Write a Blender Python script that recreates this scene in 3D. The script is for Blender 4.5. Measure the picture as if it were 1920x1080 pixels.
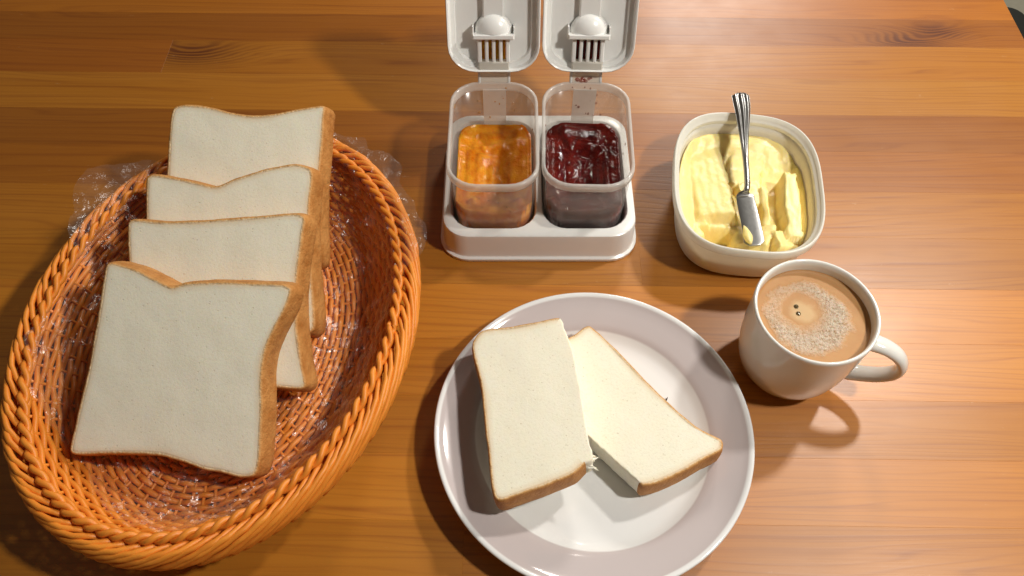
import bpy, bmesh, math, random
from mathutils import Vector, Matrix, noise
R = math.radians
CM = 0.01
scene = bpy.context.scene
for o in list(bpy.data.objects): bpy.data.objects.remove(o)

# ------------------------------------------------------------------ camera
cam_d = bpy.data.cameras.new("camera"); cam = bpy.data.objects.new("camera", cam_d)
scene.collection.objects.link(cam); scene.camera = cam
cam.location = (0, 0, 0.52); cam.rotation_euler = (R(33), 0, 0)
cam_d.sensor_width = 36; cam_d.lens = 36 * 1450 / 1920
cam_d.clip_start = 0.01; cam_d.clip_end = 50
# ------------------------------------------------------------------ dim room light
world = bpy.data.worlds.new("World"); scene.world = world; world.use_nodes = True
bg = world.node_tree.nodes["Background"]
bg.inputs[0].default_value = (1.0, 0.86, 0.72, 1); bg.inputs[1].default_value = 0.038
# ------------------------------------------------------------------ two warm bulbs of the lamp above the table's right side
def bulb(name, loc, power, radius, col):
    d = bpy.data.lights.new(name, 'POINT'); d.energy = power; d.shadow_soft_size = radius; d.color = col
    o = bpy.data.objects.new(name, d); o.location = [c * CM for c in loc]; scene.collection.objects.link(o)
bulb("lamp_bulb", (62, 69, 78), 11, 0.034, (1.0, 0.955, 0.88))
bulb("lamp_bulb", (57, 11, 90), 14.5, 0.036, (1.0, 0.955, 0.88))
bulb("far_ceiling_lamp", (82, 275, 150), 52, 0.22, (1.0, 0.93, 0.84))
# ------------------------------------------------------------------ view
vs = scene.view_settings
vs.view_transform = 'Standard'; vs.look = 'None'; vs.exposure = 0.88; vs.gamma = 1.0; vs.use_curve_mapping = False
scene.render.engine = 'CYCLES'
scene.cycles.max_bounces = 10; scene.cycles.transparent_max_bounces = 24
scene.cycles.caustics_reflective = False; scene.cycles.caustics_refractive = False
scene.cycles.sample_clamp_indirect = 4

# ================================================================== helpers
def link(o): scene.collection.objects.link(o); return o
def mesh_obj(name, verts, faces, mat, parent=None, smooth=True, attrs=None):
    me = bpy.data.meshes.new(name)
    me.from_pydata([(v[0]*CM, v[1]*CM, v[2]*CM) for v in verts], [], faces)
    if smooth: me.polygons.foreach_set('use_smooth', [True]*len(me.polygons))
    if attrs:
        for k, vals in attrs.items():
            a = me.attributes.new(k, 'FLOAT', 'POINT'); a.data.foreach_set('value', vals)
    me.materials.append(mat); me.update()
    o = link(bpy.data.objects.new(name, me))
    if parent: o.parent = parent
    return o
def thing(name, label, cat, loc=(0,0,0), rot=(0,0,0), group=None):
    o = link(bpy.data.objects.new(name, None)); o.empty_display_size = 0.02
    o.location = [c*CM for c in loc]; o.rotation_euler = rot
    return tag(o, label, cat, group)
def tag(o, label, cat, group=None):
    o['label'] = label; o['category'] = cat
    if group: o['group'] = group
    return o
class MB:
    def __init__(s): s.v = []; s.f = []
    def add(s, v, f):
        n = len(s.v); s.v += [tuple(p) for p in v]; s.f += [[i+n for i in q] for q in f]
    def build(s, name, mat, parent=None, smooth=True): return mesh_obj(name, s.v, s.f, mat, parent, smooth)
def loft(rings, closed=True, cap0=False, cap1=False):
    n = len(rings[0]); v = [p for r in rings for p in r]; f = []
    for i in range(len(rings)-1):
        for j in range(n if closed else n-1):
            a = i*n+j; b = i*n+(j+1) % n; f.append([a, b, b+n, a+n])
    if cap0: f.append(list(range(n))[::-1])
    if cap1: f.append([(len(rings)-1)*n+j for j in range(n)])
    return v, f
def rrect(w, l, r, z, cx=0, cy=0, k=7):
    pts = []
    for sx, sy, a0 in ((1,1,0),(-1,1,90),(-1,-1,180),(1,-1,270)):
        for i in range(k):
            a = R(a0 + 90*i/(k-1))
            pts.append((cx + sx*(w/2-r) + r*math.cos(a), cy + sy*(l/2-r) + r*math.sin(a), z))
    return pts
def superell(a, b, n, z, cx=0, cy=0, N=96):
    out = []
    for i in range(N):
        t = 2*math.pi*i/N; c, s = math.cos(t), math.sin(t)
        out.append((cx + a*math.copysign(abs(c)**(2/n), c), cy + b*math.copysign(abs(s)**(2/n), s), z))
    return out
def lathe(profile, N=96, close=False):
    rings = [[(r*math.cos(2*math.pi*i/N), r*math.sin(2*math.pi*i/N), z) for i in range(N)] for r, z in profile]
    return loft(rings)
def tube(path, rad, sides=6, closed=False, flat=1.0):
    P = [Vector(p) for p in path]; n = len(P); rings = []
    up = None
    for i in range(n):
        t = (P[(i+1) % n] - P[i-1]) if closed else (P[min(i+1, n-1)] - P[max(i-1, 0)])
        t.normalize()
        if up is None:
            up = Vector((0,0,1)) if abs(t.z) < 0.9 else Vector((0,1,0))
        x = up - t*up.dot(t)
        if x.length < 1e-6: x = t.orthogonal()
        x.normalize(); y = t.cross(x); up = x
        r = rad[i] if isinstance(rad, (list, tuple)) else rad
        rings.append([P[i] + x*(r*flat*math.cos(2*math.pi*k/sides)) + y*(r*math.sin(2*math.pi*k/sides)) for k in range(sides)])
    if closed: rings.append(rings[0])
    return loft(rings, cap0=not closed, cap1=not closed)
def interp(keys, q):
    for (q0, a), (q1, b) in zip(keys, keys[1:]):
        if q <= q1:
            k = (q-q0)/(q1-q0); k = k*k*(3-2*k)*0.5 + k*0.5
            return tuple(x+(y-x)*k for x, y in zip(a, b))
    return keys[-1][1]
def nz(x, y, z=0.0): return noise.noise(Vector((x, y, z)))
def smooth(a, b, x):
    t = min(1, max(0, (x-a)/(b-a))); return t*t*(3-2*t)
def box(x0, x1, y0, y1, z0, z1):
    v = [(x,y,z) for z in (z0,z1) for y in (y0,y1) for x in (x0,x1)]
    return v, [[0,2,3,1],[4,5,7,6],[0,1,5,4],[2,6,7,3],[0,4,6,2],[1,3,7,5]]
def cbox(x0, x1, y0, y1, z0, z1, c):
    def ring(z, d): return [(x0+d,y0+d+0,z),(x1-d,y0+d,z),(x1-d,y1-d,z),(x0+d,y1-d,z)]
    return loft([ring(z0,c), ring(z0+c,0), ring(z1-c,0), ring(z1,c)], cap0=True, cap1=True)

# ================================================================== materials
class NT:
    def __init__(s, name):
        s.m = bpy.data.materials.new(name); s.m.use_nodes = True; s.t = s.m.node_tree
        s.b = s.t.nodes['Principled BSDF']; s.out = s.t.nodes['Material Output']
    def n(s, typ, **kw):
        x = s.t.nodes.new(typ)
        for k, v in kw.items():
            if k.startswith('i_'):
                key = k[2:]; key = int(key) if key.isdigit() else key.replace('_', ' ')
                if hasattr(v, 'is_output'): s.t.links.new(v, x.inputs[key])
                else: x.inputs[key].default_value = v
            else: setattr(x, k, v)
        return x
    def l(s, a, b): s.t.links.new(a, b)
    def set(s, **kw):
        for k, v in kw.items():
            k = k.replace('_', ' ')
            if hasattr(v, 'is_output'): s.l(v, s.b.inputs[k])
            else: s.b.inputs[k].default_value = v
    def coord(s, scale=(1,1,1), obj=None, which='Object'):
        tc = s.n('ShaderNodeTexCoord')
        if obj: tc.object = obj
        mp = s.n('ShaderNodeMapping'); s.l(tc.outputs[which], mp.inputs[0])
        mp.inputs['Scale'].default_value = scale; return mp.outputs[0]
    def noise(s, vec, scale, detail=3, rough=0.5, dist=0):
        x = s.n('ShaderNodeTexNoise'); s.l(vec, x.inputs['Vector'])
        x.inputs['Scale'].default_value = scale; x.inputs['Detail'].default_value = detail
        x.inputs['Roughness'].default_value = rough; x.inputs['Distortion'].default_value = dist
        return x.outputs[0]
    def voro(s, vec, scale, feature='F1', out=0):
        x = s.n('ShaderNodeTexVoronoi', feature=feature); s.l(vec, x.inputs['Vector']); x.inputs['Scale'].default_value = scale
        return x.outputs[out]
    def ramp(s, fac, *stops):
        x = s.n('ShaderNodeValToRGB'); s.l(fac, x.inputs[0]); e = x.color_ramp.elements
        while len(e) < len(stops): e.new(0.5)
        for el, (p, c) in zip(e, stops):
            el.position = p; el.color = (c, c, c, 1) if isinstance(c, (int, float)) else (*c, 1)
        return x.outputs[0]
    def math(s, op, a, b=0.0, c=0.0, clamp=False):
        x = s.n('ShaderNodeMath', operation=op); x.use_clamp = clamp
        for i, v in enumerate((a, b, c)):
            if hasattr(v, 'is_output'): s.l(v, x.inputs[i])
            else: x.inputs[i].default_value = v
        return x.outputs[0]
    def mix(s, fac, a, b, blend='MIX'):
        x = s.n('ShaderNodeMix', data_type='RGBA', blend_type=blend)
        for i, v in ((0, fac), (6, a), (7, b)):
            if hasattr(v, 'is_output'): s.l(v, x.inputs[i])
            elif i == 0: x.inputs[0].default_value = v
            else: x.inputs[i].default_value = (*v, 1)
        return x.outputs[2]
    def bump(s, h, strength=0.3, dist=0.001, normal=None):
        x = s.n('ShaderNodeBump'); s.l(h, x.inputs['Height'])
        x.inputs['Strength'].default_value = strength; x.inputs['Distance'].default_value = dist
        if normal: s.l(normal, x.inputs['Normal'])
        s.l(x.outputs[0], s.b.inputs['Normal']); return x.outputs[0]

def plain(name, col, rough=0.4, var=0.06, sss=0.0, bump=0.0, **kw):
    g = NT(name); c = g.coord((100,100,100))
    n = g.noise(c, 0.9, 4)
    g.set(Base_Color=g.mix(n, tuple(x*(1-var) for x in col), tuple(min(1, x*(1+var)) for x in col)), Roughness=rough)
    if sss: g.set(Subsurface_Weight=sss, Subsurface_Radius=(1, .6, .4), Subsurface_Scale=0.004)
    if bump: g.bump(g.noise(c, 12, 3), bump, 0.0004)
    g.set(**kw); return g.m

def wood(name, table, knots=()):
    g = NT(name); base = g.coord((100,100,100), table)
    oi = g.n('ShaderNodeObjectInfo')
    off = g.n('ShaderNodeVectorMath', operation='SCALE'); off.inputs[0].default_value = (91.0, 37.0, 13.0); g.l(oi.outputs['Random'], off.inputs['Scale'])
    v = g.n('ShaderNodeVectorMath', operation='ADD'); g.l(base, v.inputs[0]); g.l(off.outputs[0], v.inputs[1]); v = v.outputs[0]
    def mapped(sx, sy, rz=0):
        m = g.n('ShaderNodeMapping'); g.l(v, m.inputs[0]); m.inputs['Scale'].default_value = (sx, sy, 1); return m.outputs[0]
    warp = g.noise(mapped(.016, .16), 1.0, 3, .5)                 # broad swirl of the growth rings
    sep = g.n('ShaderNodeSeparateXYZ'); g.l(v, sep.inputs[0])
    sb = g.n('ShaderNodeSeparateXYZ'); g.l(base, sb.inputs[0])
    y = g.math('ADD', sep.outputs[1], g.math('MULTIPLY', warp, 9.0))
    kd = None
    for kx, ky, kr in knots:                                       # knots push the rings aside and are dark
        dx = g.math('MULTIPLY', g.math('SUBTRACT', sb.outputs[0], kx), 0.42)
        dy = g.math('SUBTRACT', sb.outputs[1], ky)
        d = g.math('SQRT', g.math('ADD', g.math('MULTIPLY', dx, dx), g.math('MULTIPLY', dy, dy)))
        d = g.math('DIVIDE', d, kr)
        gl = g.math('POWER', 2.718, g.math('MULTIPLY', g.math('MULTIPLY', d, d), -0.55))
        y = g.math('ADD', y, g.math('MULTIPLY', gl, kr*1.6))
        kd = gl if kd is None else g.math('MAXIMUM', kd, gl)
    s1 = g.math('ADD', g.math('MULTIPLY', g.math('SINE', g.math('MULTIPLY', y, 5.2)), .5), .5)
    s2 = g.math('ADD', g.math('MULTIPLY', g.math('SINE', g.math('MULTIPLY', y, 12.7)), .5), .5)
    fine = g.noise(mapped(.16, 15), 1.0, 5, .7)
    mid = g.noise(mapped(.035, 2.6), 1.0, 4, .6)
    patch = g.noise(mapped(.03, .3), 1.0, 3, .5)
    lines = g.math('MULTIPLY', g.math('POWER', s1, 2.5), g.ramp(mid, (.35, 0.0), (.7, 1.0)))
    lines2 = g.math('MULTIPLY', g.math('POWER', s2, 5), .7)
    k = g.math('ADD', g.math('MULTIPLY', lines, .55), g.math('MULTIPLY', lines2, g.ramp(patch, (.4, .15), (.65, .8))))
    k = g.math('ADD', k, g.math('MULTIPLY', g.math('SUBTRACT', fine, .45), .8))
    k = g.math('ADD', k, g.math('MULTIPLY', g.math('SUBTRACT', mid, .5), .6), clamp=True)
    col = g.mix(k, (.47, .168, .0095), (.28, .075, .003))
    col = g.mix(g.ramp(patch, (.35, 0.0), (.7, .40)), col, (.56, .225, .024))
    if kd is not None:
        ring = g.math('ADD', g.math('MULTIPLY', g.ramp(g.math('ADD', g.math('MULTIPLY', fine, .6), g.math('MULTIPLY', s2, .4)), (.30, 0.0), (.60, 1.0)), .6), .45)
        col = g.mix(g.math('MULTIPLY', g.math('POWER', kd, 1.6), ring, clamp=True), col, (.15, .036, .004))
    col = g.mix(1.0, col, oi.outputs['Color'], 'MULTIPLY')
    # small pale wear marks
    m = g.n('ShaderNodeMapping'); g.l(base, m.inputs[0]); m.inputs['Scale'].default_value = (.45, 1.5, 1); m.inputs['Rotation'].default_value = (0,0,.1)
    ww = g.noise(m.outputs[0], 1.0, 6, .75)
    wear = g.math('MULTIPLY', g.ramp(ww, (.66, 0.0), (.71, 1.0)), .4)
    col = g.mix(wear, col, (.6, .38, .2))
    smud = g.noise(base, .11, 4, .6)
    rough = g.math('ADD', g.math('MULTIPLY', smud, .16), g.math('ADD', g.math('MULTIPLY', fine, .05), .30))
    g.set(Base_Color=col, Roughness=rough, Specular_IOR_Level=.8)
    h = g.math('ADD', g.math('MULTIPLY', fine, 1.0), g.math('MULTIPLY', k, -.7))
    h = g.math('ADD', h, g.math('MULTIPLY', g.noise(mapped(.06, .5), 1.0, 2), 1.5))
    g.bump(h, .13, .0005)
    return g.m

# ================================================================== the setting below: floor
M_floor = plain('grey_floor_mat', (.42, .40, .31), .5, .1)
fl = mesh_obj('floor', *(box(-250, 420, -250, 420, -74, -72)), M_floor, None, False); fl['kind'] = 'structure'

# ================================================================== table
table = thing('dining_table', 'varnished orange-brown pine dining table made of glued staves', 'table', (0,0,0), (0,0,R(-.8)))
M_wood = wood('pine_wood', table)
rng = random.Random(11)
ys = [-14, -9.3, -4.4, .5, 5.3, 10.3, 15.1, 19.8, 24.3, 29.1, 34.1, 39.2, 44.2, 48.9, 53.5, 58.45, 63.25, 67.5, 72.4, 77.3, 82]
tints = {13: (.74,.64,.55), 12: (.85,.76,.68), 17: (.82,.72,.6)}
cuts = {16: [-58], 15: [-35.2], 14: [-5], 13: [-60], 12: [4], 11: [-20], 10: [10], 9: [-14], 8: [2], 17: [9], 7: [-24], 6: [8], 18: [-30]}
for i in range(len(ys)-1):
    y0, y1 = ys[i], ys[i+1]
    row_b = rng.uniform(.80, 1.06)
    xs = sorted(cuts.get(i, [rng.uniform(-45, 20)])); xs = [-72] + [x for x in xs if x < 49] + [51.0]
    for j in range(len(xs)-1):
        mat = M_wood
        knots = []
        if i == 16 and xs[j+1] > 45: pass
        cxm = (xs[j]+xs[j+1])/2
        if i == 16 and xs[j] <= 39.5 <= xs[j+1]: knots = [(39.3, 64.0, 1.5), (42.3, 65.5, 1.2)]
        if i == 15 and xs[j] <= -31 <= xs[j+1]: knots = [(-33.0, 61.4, 1.9)]
        if i == 18 and xs[j] <= 22 <= xs[j+1]: knots = [(22, 70, .5)]
        if knots: mat = wood('pine_wood_with_knot', table, knots)
        o = mesh_obj('plank', *cbox(xs[j], xs[j+1], y0, y1, -2.6, 0, .010), mat, table, False)
        t = tints.get(i, (1,1,1)); b = row_b*rng.uniform(.95, 1.05); h = rng.uniform(-.03, .03)
        if i == 16 and knots: t = (.8,.68,.5)
        if i == 15 and j == 0: t = (.8,.66,.5)
        o.color = (min(1.2, t[0]*b), t[1]*b*(1+h), t[2]*b*(1+2*h), 1)
# leg under the far right corner and the near ones
for lx, ly in ((44, 75), (44, -8), (-66, 75), (-66, -8)):
    mesh_obj('leg', *cbox(lx-3, lx+3, ly-3, ly+3, -72, -2.6, .3), M_wood, table, False)

# black stool that peeks out behind the table's right edge
M_black = plain('black_vinyl', (.016, .018, .014), .55, .2)
stool = thing('stool', 'black padded stool beyond the right edge of the table', 'stool', (67.8, 87.7, -72))
mesh_obj('seat', *loft([rrect(25, 32, 2.5, 42), rrect(26, 33, 3, 43), rrect(26, 33, 3, 45), rrect(24.5, 31.5, 2.6, 46)], cap0=True, cap1=True), M_black, stool)
for sx in (-1, 1):
    for sy in (-1, 1):
        mesh_obj('leg', *tube([(sx*10, sy*13, 42), (sx*11.5, sy*14.5, 0)], 1.3, 10), M_black, stool)

# ================================================================== plate
g = NT('glazed_plate'); tc = g.coord((100,100,100))
sx = g.n('ShaderNodeSeparateXYZ'); g.l(tc, sx.inputs[0])
rr = g.math('SQRT', g.math('ADD', g.math('MULTIPLY', sx.outputs[0], sx.outputs[0]), g.math('MULTIPLY', sx.outputs[1], sx.outputs[1])))
band = g.math('MULTIPLY', g.math('SMOOTH_MIN', g.math('MULTIPLY', g.math('SUBTRACT', rr, 8.1), 8, clamp=True), 1, .01),
              g.math('MULTIPLY', g.math('SUBTRACT', 10.62, rr), 9, clamp=True))
g.set(Base_Color=g.mix(band, (.85,.85,.84), (.585,.52,.515)), Roughness=.09, Coat_Weight=.3, Coat_Roughness=.04)
M_plate = g.m
prof = [(0.01,.35),(5.6,.35),(5.9,0.02),(6.3,0.0),(6.5,.3),(8.0,.85),(9.8,1.5),(10.7,2.0),(10.9,2.16),(10.94,2.27),(10.88,2.34),(10.76,2.36),(10.62,2.29),(10.45,2.18),(10.2,2.06),(9.6,1.85),(8.7,1.6),(8.35,1.46),(8.1,1.28),(7.8,1.04),(7.4,.9),(6.8,.84),(4,.8),(0.01,.8)]
PL = (5.58, 20.95, 0.0)
plate = thing('plate', 'round white plate with wide mauve-grey rim carrying two bread halves', 'plate', PL)
mesh_obj('dish', *lathe(prof, 160), M_plate, plate)

# ================================================================== bread
g = NT('bread_crumb_mat'); c = g.coord((100,100,100))
at = g.n('ShaderNodeAttribute', attribute_name='edge')
f1 = g.noise(c, 5.5, 6, .7); pores = g.voro(c, 3.1); big = g.noise(c, .6, 3)
pm = g.math('MULTIPLY', g.ramp(pores, (.03, 1.0), (.22, 0.0)), g.ramp(g.noise(c, 1.3, 2), (.47, 0.0), (.60, 1.0)))
col = g.mix(big, (.88,.83,.66), (.91,.87,.73))
col = g.mix(g.math('MULTIPLY', g.ramp(f1, (.3, 1.0), (.5, 0.0)), .25), col, (.60,.51,.34))
col = g.mix(g.math('MULTIPLY', pm, .55), col, (.52,.42,.26))
edge = g.math('ADD', at.outputs['Fac'], g.math('MULTIPLY', g.math('SUBTRACT', f1, .5), .35))
col = g.mix(g.ramp(edge, (.25, 0.0), (.7, .22), (1.0, .85)), col, (.70,.40,.15))
g.set(Base_Color=col, Roughness=.85, Specular_IOR_Level=.2, Subsurface_Weight=.25, Subsurface_Radius=(1,.7,.4), Subsurface_Scale=.003)
h = g.math('SUBTRACT', g.math('ADD', g.math('ADD', f1, g.math('MULTIPLY', g.noise(c, 1.4, 3), .4)), g.math('MULTIPLY', g.noise(c, 14, 3), .4)), g.math('MULTIPLY', pm, .8))
g.bump(h, .20, .0010); M_crumb = g.m
g = NT('bread_crust_mat'); c = g.coord((100,100,100)); at = g.n('ShaderNodeAttribute', attribute_name='side')
n1 = g.noise(c, .7, 5, .6); n2 = g.noise(c, 6, 4, .6)
col = g.mix(g.ramp(n1, (.3, 0.0), (.7, 1.0)), (.44,.170,.034), (.70,.35,.105))
col = g.mix(g.math('MULTIPLY', n2, .5), col, (.42,.16,.04))
jit = g.math('ADD', at.outputs['Fac'], g.math('MULTIPLY', g.math('SUBTRACT', n2, .5), .35))
col = g.mix(g.ramp(jit, (.10, .9), (.5, 0.0)), col, (.66,.37,.14))
col = g.mix(g.ramp(jit, (.0, .9), (.14, 0.0)), col, (.80,.66,.44))
g.set(Base_Color=col, Roughness=.62, Specular_IOR_Level=.3)
g.bump(g.math('ADD', n2, g.math('MULTIPLY', g.noise(c, 1.6, 3), 2.5)), .55, .0013); M_crust = g.m

def resample(pts, N):
    """closed smooth outline; pts are (u, v, is_crust)"""
    n = len(pts); out = []; seg = []
    for i in range(n):
        p0, p1, p2, p3 = (Vector(pts[(i+k) % n][:2]) for k in (-1,0,1,2))
        m = max(2, int((p2-p1).length/0.16))
        for j in range(m):
            t = j/m; tau = .42
            L_ = (p2-p1).length; m1 = (p2-p0)*(.9*L_/((p2-p1).length+(p1-p0).length)); m2 = (p3-p1)*(.9*L_/((p2-p1).length+(p3-p2).length))
            h00 = 2*t**3-3*t*t+1; h10 = t**3-2*t*t+t; h01 = -2*t**3+3*t*t; h11 = t**3-t*t
            out.append(p1*h00+m1*h10+p2*h01+m2*h11); seg.append(pts[i][2])
    return out, seg
def bread(name, label, group, loc, rot, outline, thick, seed, flare=0.0):
    root = thing(name, label, 'bread', loc, rot, group)
    P, crust = resample(outline, 0); n = len(P)
    area = sum(P[i].x*P[(i+1)%n].y - P[(i+1)%n].x*P[i].y for i in range(n))
    if area < 0:
        P = P[::-1]; crust = [crust[(n-2-i) % n] for i in range(n)]
    nor = []
    for i in range(n):
        t = P[(i+1)%n]-P[i-1]; t.normalize(); nor.append(Vector((t.y, -t.x)))
    cen = sum(P, Vector((0,0)))/n
    iscr = [crust[i] and crust[i-1] for i in range(n)]
    ins = [P[i] - nor[i]*(.10 if iscr[i] else .02*(1+3*nz(P[i].x*3, P[i].y*3, seed))) for i in range(n)]
    scales = [1, .985, .965, .94, .91] + [.88-.035*q for q in range(25)]
    verts, edge = [], []
    def face(sgn):
        rings = []
        for k, s in enumerate(scales):
            ring = []
            for i in range(n):
                q = cen + (ins[i]+(nor[i]*flare if sgn < 0 and iscr[i] else Vector((0,0)))-cen)*s
                b = .035*nz(q.x*.5, q.y*.5, seed) + .008*nz(q.x*1.4, q.y*1.4, seed+3)
                w = (b - (.05 if k == 0 else 0)) if sgn > 0 else -thick - b*.5 + (.05 if k == 0 else 0)
                ring.append(len(verts)); verts.append((q.x, q.y, w))
                d = (ins[i]-q).length
                edge.append(max(0, 1-d/.75) if iscr[i] else 0.0)
            rings.append(ring)
        verts.append((cen.x, cen.y, 0 if sgn > 0 else -thick)); edge.append(0.0); rings.append(len(verts)-1)
        return rings
    fr, bk = face(1), face(-1); faces = []
    for rg, sg in ((fr, 1), (bk, -1)):
        for a, b in zip(rg[:-2], rg[1:-1]):
            for i in range(n):
                j = (i+1) % n; q = [a[i], a[j], b[j], b[i]]; faces.append(q if sg > 0 else q[::-1])
        a = rg[-2]
        for i in range(n):
            j = (i+1) % n; q = [a[i], a[j], rg[-1]]; faces.append(q if sg > 0 else q[::-1])
    rows = [fr[0]]
    for k in range(1, 6):
        row = []
        for i in range(n):
            w = -thick*k/6; jn = flare*k/6 + .06*nz(P[i].x*2+seed, P[i].y*2, w*2) if not iscr[i] else -.04
            q = ins[i] + nor[i]*jn
            row.append(len(verts)); verts.append((q.x, q.y, w)); edge.append(0.0)
        rows.append(row)
    rows.append(bk[0])
    for a, b in zip(rows, rows[1:]):
        for i in range(n):
            j = (i+1) % n; faces.append([a[i], b[i], b[j], a[j]])
    mesh_obj('crumb', verts, faces, M_crumb, root, True, {'edge': edge})
    T = thick
    pr = [(-.20,.0,0),(-.13,.016,.06),(-.05,.0,.22),(0,-.09,.45),(.035,-.25*T,.8),(.05,-.5*T,1),(.035,-.75*T,.8),(0,-T+.09,.45),(-.05,-T,.22),(-.13,-T-.016,.06),(-.20,-T,0)]
    cv, side, cf = [], [], []
    for i in range(n):
        for o, w, s in pr:
            wob = .035*nz(P[i].x*.9, P[i].y*.9, w+seed)+.018*nz(P[i].x*4, P[i].y*4, w*4+seed)
            q = P[i] + nor[i]*(o+flare*max(0, min(1, -w/T))+(wob if s > 0 else wob*.6)); cv.append((q.x, q.y, w+(wob*.3 if s == 0 else 0))); side.append(s)
    m = len(pr)
    for i in range(n):
        if not crust[i]: continue
        j = (i+1) % n
        for k in range(m-1): cf.append([i*m+k, i*m+k+1, j*m+k+1, j*m+k])
    mesh_obj('crust', cv, cf, M_crust, root, True, {'side': side})
    return root

TILT = math.atan(.546)
C = lambda pts: [(u, v, True) for u, v in pts]
GB = 'bread slices lying shingled in the basket'
s4 = [(-5.07,6.80),(-4.12,6.66),(-2.99,6.27),(-1.81,5.67),(-0.86,5.25),(-0.06,5.46),(1.86,5.57),(4.30,5.50),(6.40,5.39),(6.96,5.10),(6.87,4.45),(6.44,3.40),(5.84,2.19),(5.39,0.98),(5.21,-0.40),(5.26,-2.46),(5.24,-4.50),(5.15,-6.20),(4.83,-6.97),(3.94,-7.07),(2.90,-6.80),(1.53,-6.54),(0.14,-6.06),(-1.24,-5.69),(-2.96,-5.59),(-5.02,-5.59),(-6.74,-5.62),(-7.05,-5.42),(-6.96,-4.50),(-6.54,-2.29),(-6.11,-0.06),(-5.76,2.36),(-5.50,4.45),(-5.29,6.30)]
s3 = [(-5.88,3.60),(-5.52,3.86),(-3.68,3.72),(-1.48,3.75),(0.71,3.90),(3.64,4.12),(5.65,4.27),(6.25,3.97),(6.16,2.79),(5.91,0.59),(5.81,-1.61),(5.93,-3.79),(6.34,-6.31),(6.56,-7.46),(6.27,-7.74),(5.0,-7.67),(2,-7.5),(-2,-7.6),(-5.2,-7.8),(-5.6,-7.5),(-5.7,-5),(-5.5,-2),(-5.75,1)]
s2 = [(-5.75,1.81),(-5.38,2.12),(-3.65,1.89),(-2.11,1.54),(-0.76,1.27),(0.57,1.81),(2.09,2.32),(4.00,2.79),(5.15,2.86),(6.10,2.4),(6.04,0.46),(6.00,-1.48),(6.15,-4.54),(6.42,-6.83),(6.5,-8.9),(6.1,-9.3),(3,-9.2),(-1,-9.3),(-5.2,-9.4),(-5.6,-9.1),(-5.8,-6),(-5.7,-2)]
s1 = [(-4.99,2.46),(-4.20,2.75),(-2.39,2.58),(-0.77,2.17),(0.84,1.93),(2.45,2.01),(4.04,2.34),(5.64,2.62),(6.40,2.62),(6.38,1.97),(6.32,0.54),(6.20,-1.49),(6.07,-3.11),(6.12,-6.5),(6.2,-9),(5.8,-9.3),(2,-9.2),(-2,-9.3),(-5.0,-9.3),(-5.3,-9),(-5.35,-5),(-5.3,-2),(-5.25,.5)]
bread('bread_slice', 'white bread slice farthest back in the orange basket, top edge dipping smoothly', GB, (-20.5,40.89,9.37), (TILT,0,0), C(s1), 2.15, 1.0, .32)
bread('bread_slice', 'white bread slice second from the back, with V-shaped notch in its top edge', GB, (-20.5,35.27,8.80), (TILT,0,0), C(s2), 2.15, 5.0, .32)
bread('bread_slice', 'white bread slice just behind the front one, top edge almost straight', GB, (-20.5,29.51,8.16), (TILT,0,0), C(s3), 2.15, 9.0, .32)
bread('bread_slice', 'frontmost whole white bread slice in the basket, its face fully visible', GB, (-21.4,23.03,7.12), (TILT,0,0), C(s4), 2.15, 13.0, .32)
def tiltrot(ax): return (0, -math.atan(ax), 0)
hl = [(-5.25,6.40),(-4.59,7.23),(-2.51,7.48),(-0.62,7.79),(0.90,7.98),(1.24,6.96),(1.72,5.25),(1.99,3.21),(2.23,0.88),(2.46,-1.34),(2.63,-2.42),(2.15,-2.75),(1.35,-3.42),(0.16,-3.91),(-1.18,-4.38),(-2.34,-4.75),(-3.17,-5.00),(-3.57,-4.82),(-3.86,-3.62),(-4.05,-1.86),(-4.34,0.35),(-4.60,2.68),(-4.97,4.30),(-5.30,5.77)]
hr = [(-9.21,5.49),(-4.55,7.74),(-3.67,8.42),(-3.28,8.45),(-2.09,7.13),(-0.70,5.36),(0.62,3.57),(1.91,2.01),(3.18,0.62),(4.31,-0.17),(4.88,-0.56),(4.93,-0.93),(4.74,-1.30),(3.55,-1.89),(2.08,-2.69),(0.64,-3.30),(-0.58,-3.59),(-0.80,-3.34),(-2.01,-2.06),(-3.72,-0.24)]
GH = 'two halves of one slice on the plate'
bread('bread_half', 'half slice of white bread lying on top, on the plate\'s left', GH, (2.5,20,4.95), tiltrot(.08), [(u,v, not (4 <= i <= 10)) for i,(u,v) in enumerate(hl)], 2.0, 21.0)
bread('bread_half', 'half slice of white bread underneath, pointing to the plate\'s lower right', GH, (9,20,3.3), tiltrot(.06), [(u,v, not (i >= 17 or i == 0 and False)) for i,(u,v) in enumerate(hr)], 2.0, 27.0)
# torn tuft of crumb on the lower corner of the upper half
b = MB(); rng = random.Random(3)
for k in range(9):
    x0, y0 = rng.uniform(4.55, 5.15), rng.uniform(17.2, 18.0); a = rng.uniform(-.9, .5); L = rng.uniform(.25, .55)
    b.add(*tube([(x0-.25, y0+.05, 4.75-rng.uniform(0,.7)), (x0, y0, 4.7-rng.uniform(0,.7)), (x0+L*math.cos(a), y0+L*math.sin(a), 4.5-rng.uniform(0,.5))], [.16,.12,.02], 5))
tuft = b.build('bread_crumb', M_crumb); tag(tuft, 'ragged tuft of torn crumb at the corner between the two halves', 'crumb')
M_speck = plain('burnt_speck', (.05,.035,.02), .7)
sp = mesh_obj('crumb_speck', *tube([(11.02,23.35,1.0),(11.1,23.55,1.04),(11.22,23.75,1.0)], [.03,.06,.02], 6), M_speck)
tag(sp, 'tiny dark crumb lying on the white well of the plate', 'crumb')

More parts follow.
